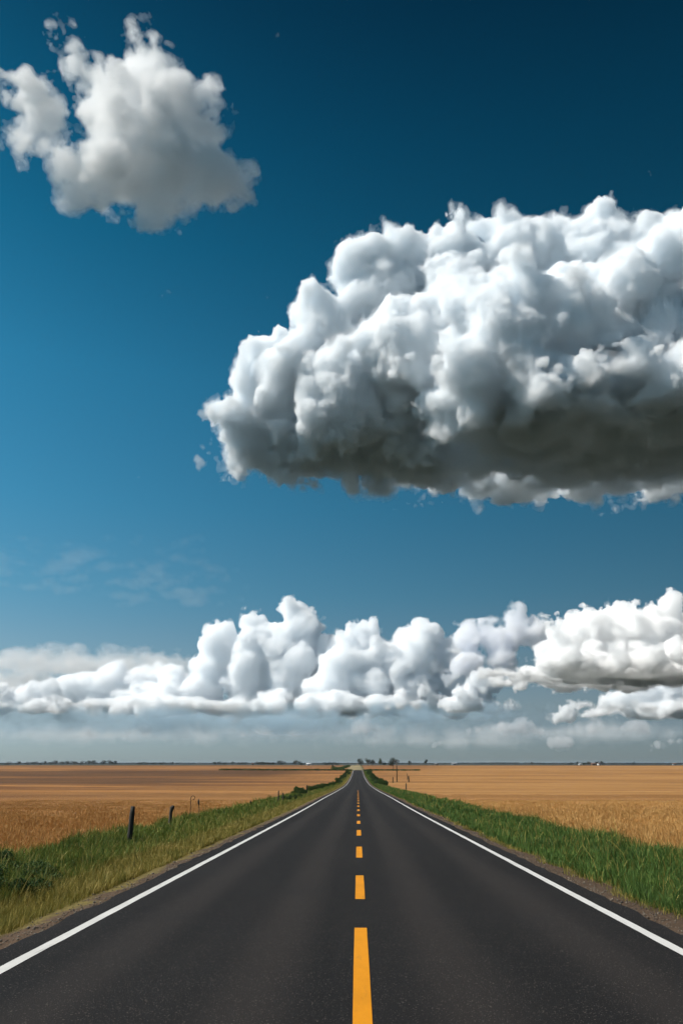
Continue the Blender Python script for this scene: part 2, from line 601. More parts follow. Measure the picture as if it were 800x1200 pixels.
# pale farm track going on uphill beyond the crest
m_, t_, p_ = mat_nodes('pale_track_soil')
n_ = N(t_)
gp = n_.new('ShaderNodeNewGeometry').outputs['Position']
t_.links.new(n_.mix(n_.step(n_.noise(gp, 0.12, 5, 0.65), 0.4, 0.62), (0.30, 0.22, 0.11), (0.13, 0.12, 0.045)), p_.inputs['Base Color'])
p_.inputs['Roughness'].default_value = 0.95
ys = np.concatenate([np.arange(694, 800, 6), np.arange(800, 1600, 25)])
rows = []
for y in ys:
    hw = 8 + 1.5 * math.sin(y * .05)
    rows += [(-hw - 3, y, 0), (-hw / 3 - 3, y, 0), (hw / 3 - 3, y, 0), (hw - 3, y, 0)]
V = np.array(rows); V[:, 2] = ground_z(V[:, 0], V[:, 1]) + 0.45
i = np.arange(len(V)).reshape(-1, 4)
q = np.stack([i[:-1, :-1], i[:-1, 1:], i[1:, 1:], i[1:, :-1]], -1).reshape(-1, 4)
tag(link('farm_track', V, q, 4, m_, smooth=True), 'pale earth track climbing away beyond the end of the road', kind='structure')


# ------------------------------------------------------------------ grass, crop, stones
def leaf_material(name, stops, rough=0.7, trans=0.25):
    """colour varies from leaf to leaf (each leaf is its own island)"""
    m, t, p = mat_nodes(name)
    n = N(t)
    g = n.new('ShaderNodeNewGeometry')
    r = n.new('ShaderNodeValToRGB')
    for i, (pos, c) in enumerate(stops):
        e = r.color_ramp.elements[i] if i < 2 else r.color_ramp.elements.new(pos)
        e.position = pos; e.color = (*c, 1)
    big = n.noise(g.outputs['Position'], 0.8, 4, 0.6)
    f = n.math('ADD', n.math('MULTIPLY', g.outputs['Random Per Island'], 0.6), n.math('MULTIPLY_ADD', big, 1.3, -0.45), clamp=True)
    t.links.new(f, r.inputs[0])
    t.links.new(r.outputs[0], p.inputs['Base Color'])
    p.inputs['Roughness'].default_value = rough
    p.inputs['Specular IOR Level'].default_value = 0.25
    out = t.nodes['Material Output']
    tr = n.new('ShaderNodeBsdfTranslucent'); t.links.new(r.outputs[0], tr.inputs['Color'])
    mx = n.new('ShaderNodeMixShader'); mx.inputs[0].default_value = trans
    t.links.new(p.outputs[0], mx.inputs[1]); t.links.new(tr.outputs[0], mx.inputs[2])
    t.links.new(mx.outputs[0], out.inputs['Surface'])
    return m


def blades(x, y, z, h, w, lean, rng, tip=0.12):
    """curved tapering blades, 7 verts each: two quads and a tip"""
    k = len(x)
    a = rng.uniform(0, 2 * math.pi, k)
    d = np.stack([np.cos(a), np.sin(a), np.zeros(k)], 1)
    b = rng.uniform(0, 2 * math.pi, k)
    s = np.stack([np.cos(b), np.sin(b), np.zeros(k)], 1)
    root = np.stack([x, y, z], 1)
    up = np.array((0, 0, 1.0))
    P = []
    for t_, wf in ((0, 1.0), (0.45, 0.85), (0.8, 0.5)):
        c = root + up * (h * t_ * (1 - 0.15 * lean * t_))[:, None] + d * (h * lean * t_ * t_)[:, None]
        P += [c - s * (w * wf / 2)[:, None], c + s * (w * wf / 2)[:, None]]
    P.append(root + up * (h * (1 - 0.25 * lean))[:, None] + d * (h * lean)[:, None])
    V = np.stack(P, 1).reshape(-1, 3)
    o = (np.arange(k) * 7)[:, None]
    f = np.concatenate([o + np.array([[0, 1, 3, 2]]), o + np.array([[2, 3, 5, 4]]), o + np.array([[4, 5, 6]])], 1).ravel()
    lt = np.tile(np.array([4, 4, 3]), k)
    return V, f, lt


def merge(parts):
    V, F, T, n = [], [], [], 0
    for v, f, t in parts:
        V.append(v); F.append(f + n); T.append(t); n += len(v)
    return np.concatenate(V), np.concatenate(F), np.concatenate(T)


def scatter(rng, y0, y1, xa, xb, per_m2):
    k = int((y1 - y0) * abs(xb - xa) * per_m2)
    return rng.uniform(min(xa, xb), max(xa, xb), k), rng.uniform(y0, y1, k)


rng = np.random.default_rng(21)
BANDS = [(2, 14, 1900), (14, 24, 1250), (24, 40, 650), (40, 70, 210), (70, 130, 80), (130, 260, 26), (260, 600, 8)]


def patchy(x, y, s):
    return 0.5 + 0.25 * (np.sin(x * 2.1 * s + 1.3 * np.sin(y * .7 * s)) + np.sin(y * 1.3 * s + 2 * np.sin(x * 1.1 * s + 1)))


def verge(side, xa, xb, hgt, dens=1.0, spread=0.25):
    parts = []
    for y0, y1, d in BANDS:
        x, y = scatter(rng, y0, y1, xa - spread, xb + spread, d * dens)
        lo, hi = min(xa, xb), max(xa, xb)
        e = np.minimum(x - lo, hi - x) + spread * np.sin(y * 1.3 + 3 * np.sin(y * .37)) * 0.9
        p = patchy(x, y, 1.0)
        ok = (e > rng.uniform(-spread, spread * 0.6, len(x))) & (rng.random(len(x)) < 0.45 + 0.75 * p)
        x, y, p = x[ok], y[ok], p[ok]
        h = hgt * rng.gamma(9, 1 / 9, len(x)) * (0.65 + 0.6 * p)
        w = np.maximum(0.0038, 0.0006 * y) * rng.uniform(0.7, 1.4, len(x))
        parts.append(blades(x, y, ground_z(x, y) - 0.01, h, w, rng.uniform(0.1, 0.75, len(x)), rng))
    return parts


green_mat = leaf_material('green_grass_blades', [(0, (0.0387, 0.06505, 0.00946)), (0.45, (0.09675, 0.1416, 0.02081)), (0.8, (0.1666, 0.1993, 0.03216)), (1, (0.2795, 0.2518, 0.06149))])
lush_mat = leaf_material('lush_grass_blades', [(0, (0.03179, 0.0662, 0.0129)), (0.5, (0.07205, 0.1354, 0.0258)), (0.85, (0.1166, 0.1906, 0.03612)), (1, (0.2013, 0.2206, 0.0516))])
dry_mat = leaf_material('dry_grass_blades', [(0, (0.08256, 0.1032, 0.01806)), (0.35, (0.1858, 0.1651, 0.03161)), (0.7, (0.3302, 0.258, 0.06321)), (1, (0.4541, 0.3509, 0.1264))])
straw_mat = leaf_material('ripe_crop_stalks', [(0, (0.2863, 0.1409, 0.03705)), (0.4, (0.4512, 0.2441, 0.07606)), (0.75, (0.5726, 0.3474, 0.1219)), (1, (0.642, 0.4507, 0.195))], trans=0.15)
rust_mat = leaf_material('rusty_crop_stalks', [(0, (0.237, 0.1127, 0.03216)), (0.4, (0.3829, 0.1961, 0.05865)), (0.75, (0.5014, 0.2794, 0.08987)), (1, (0.5834, 0.3726, 0.1419))], trans=0.15)

V, F, T = merge(verge(-1, -5.2, -7.9, 0.23))
tag(link('grass', V, F, T, green_mat), 'deep green grass between the dry road edge and the left field', kind='stuff')
V, F, T = merge(verge(1, 4.5, 7.3, 0.2))
tag(link('grass', V, F, T, lush_mat), 'lush dark green grass strip along the right edge of the road', kind='stuff')
V, F, T = merge(verge(-1, -4.0, -6.5, 0.16, 1.2) + verge(1, 4.25, 4.75, 0.09, 0.3) + verge(1, 4.7, 7.3, 0.30, 0.05) + verge(-1, -5.0, -7.9, 0.32, 0.06))
tag(link('dry_grass', V, F, T, dry_mat), 'short yellowing grass along the asphalt edges', kind='stuff')


def crop(side, mat, label, name, base_h):
    parts = []
    fx = FIELD_L if side < 0 else FIELD_R
    for y0, y1, d, wmax in ((8, 24, 480, 20), (24, 40, 280, 28), (40, 70, 100, 46), (70, 120, 26, 70)):
        x, y = scatter(rng, y0, y1, fx, fx + side * wmax, d)
        e = side * (x - fx) + 0.5 * np.sin(y * .9 + 2 * np.sin(y * .31))
        p = patchy(x, y, 0.45)
        ok = (e > rng.uniform(-0.3, 0.8, len(x))) & (rng.random(len(x)) < (0.5 + 0.6 * p) * (1 - 0.8 * sst(35, 110, y)))
        x, y, p = x[ok], y[ok], p[ok]
        fade = 1 - 0.9 * sst(13, 85, y)
        h = base_h * fade * rng.gamma(14, 1 / 14, len(x)) * (0.75 + 0.4 * p)
        w = np.maximum(0.003, 0.0003 * y) * rng.uniform(0.7, 1.3, len(x))
        z = ground_z(x, y) - 0.01
        ln = rng.uniform(0.05, 0.4, len(x))
        parts.append(blades(x, y, z, h, w, ln, rng))
        # ears: short thick spindles on the nearer stalks
        if y1 <= 70:
            s = rng.random(len(x)) < 0.6
            xs, ys_, hs_, ws = x[s], y[s], h[s], w[s]
            parts.append(blades(xs, ys_, z[s] + hs_ * 0.7, hs_ * 0.32, ws * 1.6, rng.uniform(0.1, 0.8, len(xs)), rng))
    V, F, T = merge(parts)
    tag(link(name, V, F, T, mat), label, kind='stuff')


crop(-1, rust_mat, 'rust brown ripe crop standing behind the fence posts on the left', 'wheat', 0.2)
crop(1, straw_mat, 'golden ripe crop standing behind the green strip on the right', 'wheat', 0.28)

# stones and crumbs on the shoulders
k = 7000
sx_ = rng.choice((-1, 1), k) * (EDGE + np.abs(rng.normal(0, 0.28, k)) - 0.05)
sy_ = 4 + rng.random(k) ** 1.6 * 50
sr = rng.gamma(3, 0.0028, k) + 0.003
oct_ = np.array([(1, 0, 0), (-1, 0, 0), (0, 1, 0), (0, -1, 0), (0, 0, .7), (0, 0, -.7)], float)
SV = (np.stack([sx_, sy_, ground_z(sx_, sy_) + sr * .3], 1)[:, None, :] + oct_[None] * sr[:, None, None] * rng.uniform(0.6, 1.3, (k, 6, 1))).reshape(-1, 3)
of = np.array([(0, 2, 4), (2, 1, 4), (1, 3, 4), (3, 0, 4), (2, 0, 5), (1, 2, 5), (3, 1, 5), (0, 3, 5)])
SF = (np.arange(k)[:, None, None] * 6 + of[None]).reshape(-1)
stone_mat = leaf_material('shoulder_stones', [(0, (0.03, 0.028, 0.026)), (0.5, (0.11, 0.09, 0.07)), (1, (0.26, 0.22, 0.17))], trans=0.0)
tag(link('gravel', SV, SF, 3, stone_mat), 'loose stones and crumbs along both asphalt edges', kind='stuff')


# ------------------------------------------------------------------ things
def tube(pts, radii, sides=8, cap=True, rng=None, rough=0.0):
    pts = np.array(pts, float); n = len(pts)
    V, Fq, Tq = [], [], []
    for i in range(n):
        d = pts[min(i + 1, n - 1)] - pts[max(i - 1, 0)]
        d /= np.linalg.norm(d) + 1e-9
        u = np.cross(d, (0.0, 1.0, 0.02) if abs(d[1]) < 0.9 else (1.0, 0, 0)); u /= np.linalg.norm(u)
        w = np.cross(d, u)
        for k in range(sides):
            a = 2 * math.pi * k / sides
            r = radii[i] * (1 + (rng.uniform(-rough, rough) if rng is not None else 0))
            V.append(pts[i] + r * (math.cos(a) * u + math.sin(a) * w))
    for i in range(n - 1):
        for k in range(sides):
            a, b = i * sides + k, i * sides + (k + 1) % sides
            Fq += [a, b, b + sides, a + sides]; Tq.append(4)
    if cap:
        Fq += list(range(sides))[::-1]; Tq.append(sides)
        Fq += list(range((n - 1) * sides, n * sides)); Tq.append(sides)
    return np.array(V), np.array(Fq), np.array(Tq)


def box(x0, x1, y0, y1, z0, z1):
    V = np.array([(x, y, z) for x in (x0, x1) for y in (y0, y1) for z in (z0, z1)], float)
    F = np.array([0, 1, 3, 2, 4, 6, 7, 5, 0, 4, 5, 1, 2, 3, 7, 6, 0, 2, 6, 4, 1, 5, 7, 3])
    return V, F, np.full(6, 4)


def wood_material(name, a, b, scale=30):
    m, t, p = mat_nodes(name)
    n = N(t)
    pos = n.new('ShaderNodeTexCoord').outputs['Object']
    g = n.noise(pos, scale, 6, 0.65, stretch=(1, 1, 0.08))
    t.links.new(n.mix(g, a, b), p.inputs['Base Color'])
    p.inputs['Roughness'].default_value = 0.9
    n.bump(g, 0.8, 0.01, p)
    return m


dark_wood = wood_material('dark_weathered_wood', (0.010, 0.010, 0.009), (0.045, 0.040, 0.032))
grey_wood = wood_material('grey_weathered_wood', (0.02, 0.018, 0.014), (0.085, 0.07, 0.052))
rust = wood_material('rusty_wire', (0.03, 0.02, 0.014), (0.09, 0.055, 0.035))
FP = 'old fence posts along the crop edges'


def foot(px, py_top, y, x=None):
    """ground spot at distance y whose column stands at photo px; and the height reaching photo row py_top"""
    r = ray(px, py_top)
    gx = r[0] * y if x is None else x
    gz = float(ground_z(gx, y))
    return gx, gz, EYE + r[2] * y - gz


def post(name, px, py_top, y, r, mat, label, lean=0.0, top='flat', seed=0, sides=8):
    rg = np.random.default_rng(seed)
    x, z, h = foot(px, py_top, y)
    n = 9
    pts = [(lean * h * (i / (n - 1)) + rg.normal() * r * .12, rg.normal() * r * .12, -0.3 + (h + 0.3) * i / (n - 1)) for i in range(n)]
    rad = [r * (1.05 - 0.12 * i / (n - 1)) for i in range(n)]
    if top == 'knob':
        pts = pts[:-2] + [(pts[-3][0] + r * .3, 0, h * .80), (pts[-3][0] + r * .75, 0, h * .9), (pts[-3][0] + r * .8, 0, h * .97), (pts[-3][0] + r * .5, 0, h)]
        rad = rad[:-2] + [r * 1.0, r * 1.45, r * 1.25, r * .45]
    if top == 'slant':
        rad[-1] *= .8
    v, f, t = tube(pts, rad, sides, True, rg, 0.08)
    v -= np.array((lean * h * 0, 0, 0))
    o = link(name, v, f, t, mat)
    o.location = (x - 0.0, y, z)
    tag(o, label, 'post', FP)
    return o


post('fence_post', 154.5, 945, 23.8, 0.078, dark_wood, 'thick dark square-topped fence post nearest on the left, tilted slightly right', 0.035, 'slant', 1, 6)
post('fence_post', 200, 944, 30.5, 0.062, grey_wood, 'weathered fence post with a knobbed crooked top, second on the left', 0.04, 'knob', 2)
post('fence_post', 326.5, 926.5, 66, 0.055, grey_wood, 'taller of two close thin posts in green weeds far along the left verge', 0.0, 'flat', 3)
post('fence_post', 331.5, 929, 69, 0.05, grey_wood, 'shorter of two close thin posts in green weeds far along the left verge', 0.03, 'flat', 4)
post('fence_post', 294, 938, 56, 0.05, dark_wood, 'short dark stake alone between the hooked rod and the two thin posts', -0.04, 'flat', 5)
post('fence_post', 359.5, 920, 100, 0.07, dark_wood, 'small far stake before the bushes on the left of the road', 0.0, 'flat', 6)
post('fence_post', 475.5, 918, 150, 0.10, dark_wood, 'short dark stake at the right crop edge in front of the utility pole', 0.02, 'flat', 7)
post('fence_post', 460, 910.5, 275, 0.16, dark_wood, 'short thick stake just left of the utility pole foot', 0.0, 'flat', 8)
post('fence_post', 477, 906.2, 330, 0.12, dark_wood, 'small stake in the golden field right of the utility pole', 0.0, 'flat', 9)
post('fence_post', 478.5, 909.5, 290, 0.22, dark_wood, 'squat stake in the golden field right of the utility pole', 0.0, 'flat', 10)

# hooked wire rod
x, z, h = foot(224, 932.5, 36)
pts = [(0, 0, -0.3), (0.005, 0, h * .5), (-0.005, 0, h * .86)]
for k in range(11):
    a = math.pi + (-1.5 * math.pi) * k / 10
    pts.append((0.085 + 0.085 * math.cos(a), 0, h * .92 + 0.075 * math.sin(a)))
v, f, t = tube(pts, [0.014] * len(pts), 6)
o = link('hooked_rod', v, f, t, rust); o.location = (x, 36, z)
tag(o, 'thin rod with its top bent into a hook, beside the knobbed post', 'rod')
x, z, h = foot(233.8, 936, 36.6)
v, f, t = tube([(0, 0, -0.3), (0.02, 0, h * .4), (0.0, 0, h * .7), (-0.02, 0, h * .78), (-0.03, 0, h * .86), (-0.035, 0, h * .93), (-0.035, 0, h)], [.013, .013, .014, .04, .05, .03, .008], 7)
o = link('pointed_rod', v, f, t, grey_wood); o.location = (x, 36.6, z)
tag(o, 'thin rod with a thick pointed head, right of the hooked rod', 'rod')

# utility pole
yp = 290
x, z, h = foot(464.3, 889.5, yp)
pole = empty('utility_pole', (x, yp, z))
tag(pole, 'lone wooden utility pole in the golden field, right of the road', 'utility pole')
link('pole', *tube([(0, 0, -0.6), (0.03, 0, h * .5), (0, 0, h)], [0.17, .15, .12], 10), dark_wood, parent=pole)
ca = link('crossarm', *box(-1.1, 1.1, -0.19, -0.07, h - .75, h - .58), dark_wood, parent=pole)
m_ins, _, pi_ = mat_nodes('glazed_insulator'); pi_.inputs['Base Color'].default_value = (.12, .1, .09, 1); pi_.inputs['Roughness'].default_value = .3
for dx in (-.95, -.45, .45, .95):
    link('insulator', *tube([(dx, -.13, h - .58), (dx, -.13, h - .5), (dx, -.13, h - .46), (dx, -.13, h - .38)], [.03, .06, .05, .03], 7), m_ins, parent=pole)
link('transformer', *tube([(-.05, -.36, h - 2.2), (-.05, -.36, h - 2.1), (-.05, -.36, h - 1.35), (-.05, -.36, h - 1.25)], [.15, .2, .2, .12], 12), m_ins, parent=pole)


# ---- trees and bushes
def crown_mesh(rg, lobes, n_leaf, leaf, up=0.0):
    """leaf clumps: small bent quads through the volume of several lobes, dense outside, with gaps"""
    L = np.array(lobes, float)
    wts = L[:, 3] * L[:, 4]; wts /= wts.sum()
    k = rg.choice(len(L), n_leaf, p=wts)
    d = rg.normal(size=(n_leaf, 3)); d /= np.linalg.norm(d, axis=1)[:, None]
    r = rg.random(n_leaf) ** 0.33
    r = np.where(rg.random(n_leaf) < .12, r * 1.15, r)
    c = L[k, :3] + d * r[:, None] * np.stack([L[k, 3], L[k, 3], L[k, 4]], 1)
    a = rg.normal(size=(n_leaf, 3)) + d * .4; a /= np.linalg.norm(a, axis=1)[:, None]
    b = np.cross(a, rg.normal(size=(n_leaf, 3))); b /= np.linalg.norm(b, axis=1)[:, None]
    s = leaf * rg.uniform(0.6, 1.4, n_leaf)[:, None]
    nrm = np.cross(a, b)
    V = np.stack([c - a * s, c + b * s * .6 + nrm * s * .2, c + a * s, c - b * s * .6 + nrm * s * .2], 1).reshape(-1, 3)
    return V, np.arange(4 * n_leaf), np.full(n_leaf, 4)


tree_leaf = leaf_material('far_tree_leaves', [(0, (0.008, 0.016, 0.010)), (0.5, (0.016, 0.028, 0.015)), (1, (0.034, 0.05, 0.022))], trans=.2)
bush_leaf = leaf_material('bush_leaves', [(0, (0.014, 0.036, 0.009)), (0.5, (0.036, 0.075, 0.016)), (1, (0.085, 0.13, 0.03))], trans=.2)
pale_leaf = leaf_material('pale_tree_leaves', [(0, (0.03, 0.05, 0.02)), (0.5, (0.05, 0.08, 0.03)), (1, (0.08, 0.11, 0.045))], trans=.25)
bark = wood_material('bark', (0.025, 0.02, 0.015), (0.07, 0.055, 0.04), 6)


def tree_proto(seed, wide, n_leaf=2600):
    """a tree of unit height: (trunk mesh, crown mesh)"""
    rg = np.random.default_rng(seed)
    lobes = []
    for i in range(9):
        a = rg.uniform(0, 6.28); q = rg.uniform(0, 1) ** .6
        rr = rg.uniform(.13, .24)
        lobes.append((math.cos(a) * q * wide * .32, math.sin(a) * q * wide * .32, rg.uniform(.36, .80), rr * wide, rr))
    c = crown_mesh(rg, lobes, n_leaf, 0.022)
    parts = [tube([(0, 0, -.05), (.01, 0, .15), (.0, .01, .35), (.01, 0, .6)], [.035, .026, .02, .008], 7)]
    for l in lobes[:6]:
        parts.append(tube([(0, 0, rg.uniform(.18, .35)), (l[0] * .5, l[1] * .5, l[2] * .75), l[:3]], [.014, .01, .004], 5))
    return merge(parts), c


PROTO = []
for s_, w_ in ((1, 1.0), (2, 1.25), (3, 1.5), (4, 0.85), (5, 1.8)):
    (tr, cr_) = tree_proto(s_, w_)
    to = link('trunk', *tr, bark); co = link('crown', *cr_, tree_leaf)
    PROTO.append((to.data, co.data))
    bpy.data.objects.remove(to); bpy.data.objects.remove(co)
pale_crown = PROTO[3][1].copy(); pale_crown.materials[0] = pale_leaf


def tree(px, py_top, y, kind, wpx=None, label='', group=None, crown=None):
    py_top -= 1.7
    x, z, h = foot(px, py_top, y)
    o = empty('tree', (x, y, z), rz=(px * 7.3) % 6.28)
    w = 1.0
    if wpx:
        w = (wpx * y * 0.951 / FPX / h) / (1.0, 1.25, 1.5, .85, 1.8)[kind] / 0.82
    o.scale = (h * w, h * w, h)
    tag(o, label, 'tree', group)
    for nm, d in (('trunk', PROTO[kind][0]), ('crown', crown or PROTO[kind][1])):
        c = bpy.data.objects.new(nm, d); COL.objects.link(c); c.parent = o
    return o


TL = 'dark trees in a row on the left horizon'
lab = 'dark round tree in the row along the far left horizon'
for px, top, w, k in ((9, 894, 11, 4), (22, 893.2, 7, 1), (33, 894, 9, 4), (41, 893.6, 8, 2), (48, 894.3, 7, 4), (53, 893.5, 5, 0), (60, 894, 7, 2), (65, 892.2, 8, 1), (73, 893.6, 7, 2), (79, 893, 8, 2), (87, 893, 9, 2), (95, 893, 9, 4), (104, 892.2, 8, 1), (111, 892, 8, 1), (121, 892.2, 7, 1), (129, 892, 8, 2), (134, 892.8, 7, 1)):
    tree(px, top, 1850 + (px * 37) % 90, k, w, lab, TL)
lab = 'small dark tree in the thin broken row left of the grove'
for px, top, w, k in ((164, 894.3, 9, 4), (172, 894.3, 7, 4), (180, 894.4, 7, 4), (189, 894.2, 7, 4), (202, 894, 4, 1), (253, 894, 7, 1), (257, 893.8, 6, 2), (263, 894.2, 7, 4), (273, 894, 6, 2), (281, 894.4, 8, 4), (287, 894.5, 5, 2)):
    tree(px, top, 2000 + (px * 37) % 90, k, w, lab, 'small dark trees in the thin broken row on the horizon')
lab = 'dark tree of the low block shaped grove left of the road'
for px, top, w, k in ((303, 894, 8, 2), (309, 893.8, 8, 1), (315, 894.2, 7, 2), (319, 894.4, 6, 1)):
    tree(px, top, 1500 + (px * 37) % 60, k, w, lab, 'dark trees of the block shaped grove')
tree(330.5, 892.2, 1500, 1, 11, 'broad dark tree standing alone right of the block shaped grove')
tree(347, 892, 1480, 2, 9, 'higher dark tree with a lower bushy one at its right side')
tree(353.5, 893.6, 1490, 4, 9, 'lower bushy tree at the right side of a higher one')
lab = 'low dark tree in the clump behind the white shed'
for px, top, w, k in ((383, 894.6, 9, 4), (389, 894.1, 9, 4), (395, 894.4, 9, 4)):
    tree(px, top, 1700 + (px * 37) % 60, k, w, lab, 'low dark trees in the clump right of the white shed')
tree(390, 897.5, 1000, 1, 3.2, 'tiny round tree alone in the left field near the end of the road')
tree(422.5, 889.6, 1300, 1, 8, 'dark rounded tree right above the end of the road')
tree(431, 889.8, 1320, 2, 8, 'broad dark tree second from the road end')
tree(436.5, 891, 1330, 1, 6, 'small dark tree between the broad dark tree and the pale one')
tree(445.5, 889.8, 1310, 3, 5, 'pale green narrow tree left of the big tree by the utility pole', crown=pale_crown)
tree(450, 893.4, 1330, 4, 5, 'low bushy tree between the pale tree and the big one')
tree(460.5, 888.8, 900, 2, 13.5, 'biggest dark tree, its wide crown standing just left of the utility pole')
tree(479.5, 892.4, 1500, 1, 5, 'small dark tree alone right of the utility pole')
tree(498.5, 891.2, 1700, 0, 4.5, 'small upright dark tree left of the far sheds')
lab = 'low dark tree beside the far farm buildings on the right horizon'
for px, top, w, k in ((668, 894.4, 7, 4), (676, 894.0, 6, 2), (684, 894.6, 5, 4), (690, 893.6, 6, 1), (699, 893.4, 6, 2), (704, 893, 5, 1)):
    tree(px, top, 1900 + (px * 37) % 60, k, w, lab, 'low dark trees round the far farm')
tree(623, 894.2, 2100, 1, 2.6, 'tiny lone tree in the middle of the right horizon')
tree(741, 893.9, 2100, 4, 5, 'small low tree alone left of the last shed on the right')

# roadside bushes
BP = []
for s_ in range(4):
    rg = np.random.default_rng(60 + s_)
    lobes = [(rg.uniform(-.5, .5), rg.uniform(-.5, .5), rg.uniform(.25, .6), rg.uniform(.28, .5), rg.uniform(.25, .4)) for _ in range(7)]
    a = link('foliage', *crown_mesh(rg, lobes, 6500, 0.036), bush_leaf)
    b = link('stem', *merge([tube([(l[0] * .2, l[1] * .2, -.1), (l[0] * .6, l[1] * .6, .2), l[:3]], [.03, .022, .008], 5) for l in lobes]), bark)
    BP.append((a.data, b.data)); bpy.data.objects.remove(a); bpy.data.objects.remove(b)


def bush(x, y, sx, sz, k, label, group):
    o = empty('bush', (x, y, float(ground_z(x, y)) - 0.03), rz=(x * 3.1 + y) % 6.28)
    o.scale = (sx, sx, sz)
    tag(o, label, 'bush', group)
    for nm, d in (('foliage', BP[k % 4][0]), ('stem', BP[k % 4][1])):
        c = bpy.data.objects.new(nm, d); COL.objects.link(c); c.parent = o


rg = np.random.default_rng(77)
for i in range(26):
    y = 95 + 480 * (i / 25) ** 1.15
    bush(-7.0 + rg.normal() * .4, y, rg.uniform(.7, 1.2) * (1 + y / 900), rg.uniform(.6, 1.0) * (1 + y / 600), i, 'dark roadside bush in the row along the left verge far down the road', 'bushes along the left verge')
for i in range(20):
    y = 215 + 350 * (i / 19) ** 1.1
    bush(6.6 + rg.normal() * .5 + y / 500, y, rg.uniform(.8, 1.3) * (1 + y / 700), rg.uniform(.8, 1.3) * (1 + y / 600), i + 1, 'dark roadside bush in the row along the right verge far down the road', 'bushes along the right verge')
for (x, y, sx, sz) in ((-5.35, 13.9, .5, .38), (-5.9, 13.3, .6, .46), (-6.5, 14.1, .65, .5), (-5.7, 15.1, .6, .42), (-6.8, 13.2, .6, .46), (-7.1, 14.8, .65, .5), (-6.4, 16.2, .6, .4), (-7.4, 16.4, .55, .4)):
    bush(x, y, sx, sz, int(y * 3), 'low dark weedy bush in the grass at the left edge of the picture', 'low weedy bushes at the left edge')
for (px, top, y) in ((337, 931, 72), (341, 930, 75), (345, 930.5, 78), (350, 929, 82)):
    x, z, h = foot(px, top, y)
    bush(x, y, .55, h, int(px), 'small green weed clump beside the two close thin posts', 'weed clumps by the thin posts')


# hedgerows crossing at the crest
def hedge(x0, x1, y, hgt, label, seed):
    rg = np.random.default_rng(seed)
    n = int(abs(x1 - x0) / 1.6)
    xs = np.linspace(x0, x1, n)
    lob = [(a, y + rg.normal() * .5, float(ground_z(a, y)) + hgt * .4, rg.uniform(.8, 1.5), hgt * rg.uniform(.35, .62)) for a in xs]
    o = link('hedge', *crown_mesh(rg, lob, n * 90, 0.28), bush_leaf)
    tag(o, label, 'hedge')


hedge(-104, -5.2, 612, 1.5, 'dark hedge running left from the end of the road', 1)
hedge(5.5, 46, 612, 1.1, 'dark hedge running right from the end of the road', 2)
rgx = np.random.default_rng(5)
lob = [(-4.5 - 7.5 * t_ + rgx.normal() * .6, 640 + 560 * (1 - t_) * 1.0, 0, 2.0, 1.7) for t_ in np.linspace(0, 1, 60)]
lob = [(a - 8, b, float(ground_z(a, b)) + 1.2, c, d) for a, b, _, c, d in lob]
tag(link('hedge', *crown_mesh(rgx, lob, 5200, .35), bush_leaf), 'dark hedge climbing the rise along the left of the pale track', 'hedge')

# far woods closing the horizon: one mass
rgx = np.random.default_rng(9)
lob = []
for i in range(1500):
    y = 3600 + rgx.uniform(-150, 400)
    x = rgx.uniform(-2100, 2300)
    hh = 1.3 + 1.4 * abs(math.sin(x * .006 + 1) * math.sin(x * .0023))
    lob.append((x, y, hh * .5, rgx.uniform(6, 16), hh * rgx.uniform(.4, .7)))
tag(link('woods', *crown_mesh(rgx, lob, 42000, 2.2), tree_leaf), 'thin dark line of far woods along the whole horizon', kind='stuff')


# ---- far farm buildings
def flat_mat(name, c, rough=.8):
    m, t, p = mat_nodes(name)
    n = N(t)
    pos = n.new('ShaderNodeTexCoord').outputs['Object']
    t.links.new(n.mix(n.noise(pos, .8, 5, .6), tuple(q * .8 for q in c), c), p.inputs['Base Color'])
    p.inputs['Roughness'].default_value = rough
    return m


wall_white, wall_brown, wall_grey = flat_mat('white_boards', (.72, .71, .68)), flat_mat('brown_boards', (.20, .10, .06)), flat_mat('grey_tin', (.36, .38, .40))
roof_grey, roof_brown, roof_white, dark_open = flat_mat('grey_roof', (.22, .23, .24)), flat_mat('brown_roof', (.14, .075, .05)), flat_mat('pale_roof', (.62, .63, .63)), flat_mat('dark_opening', (.02, .02, .022))


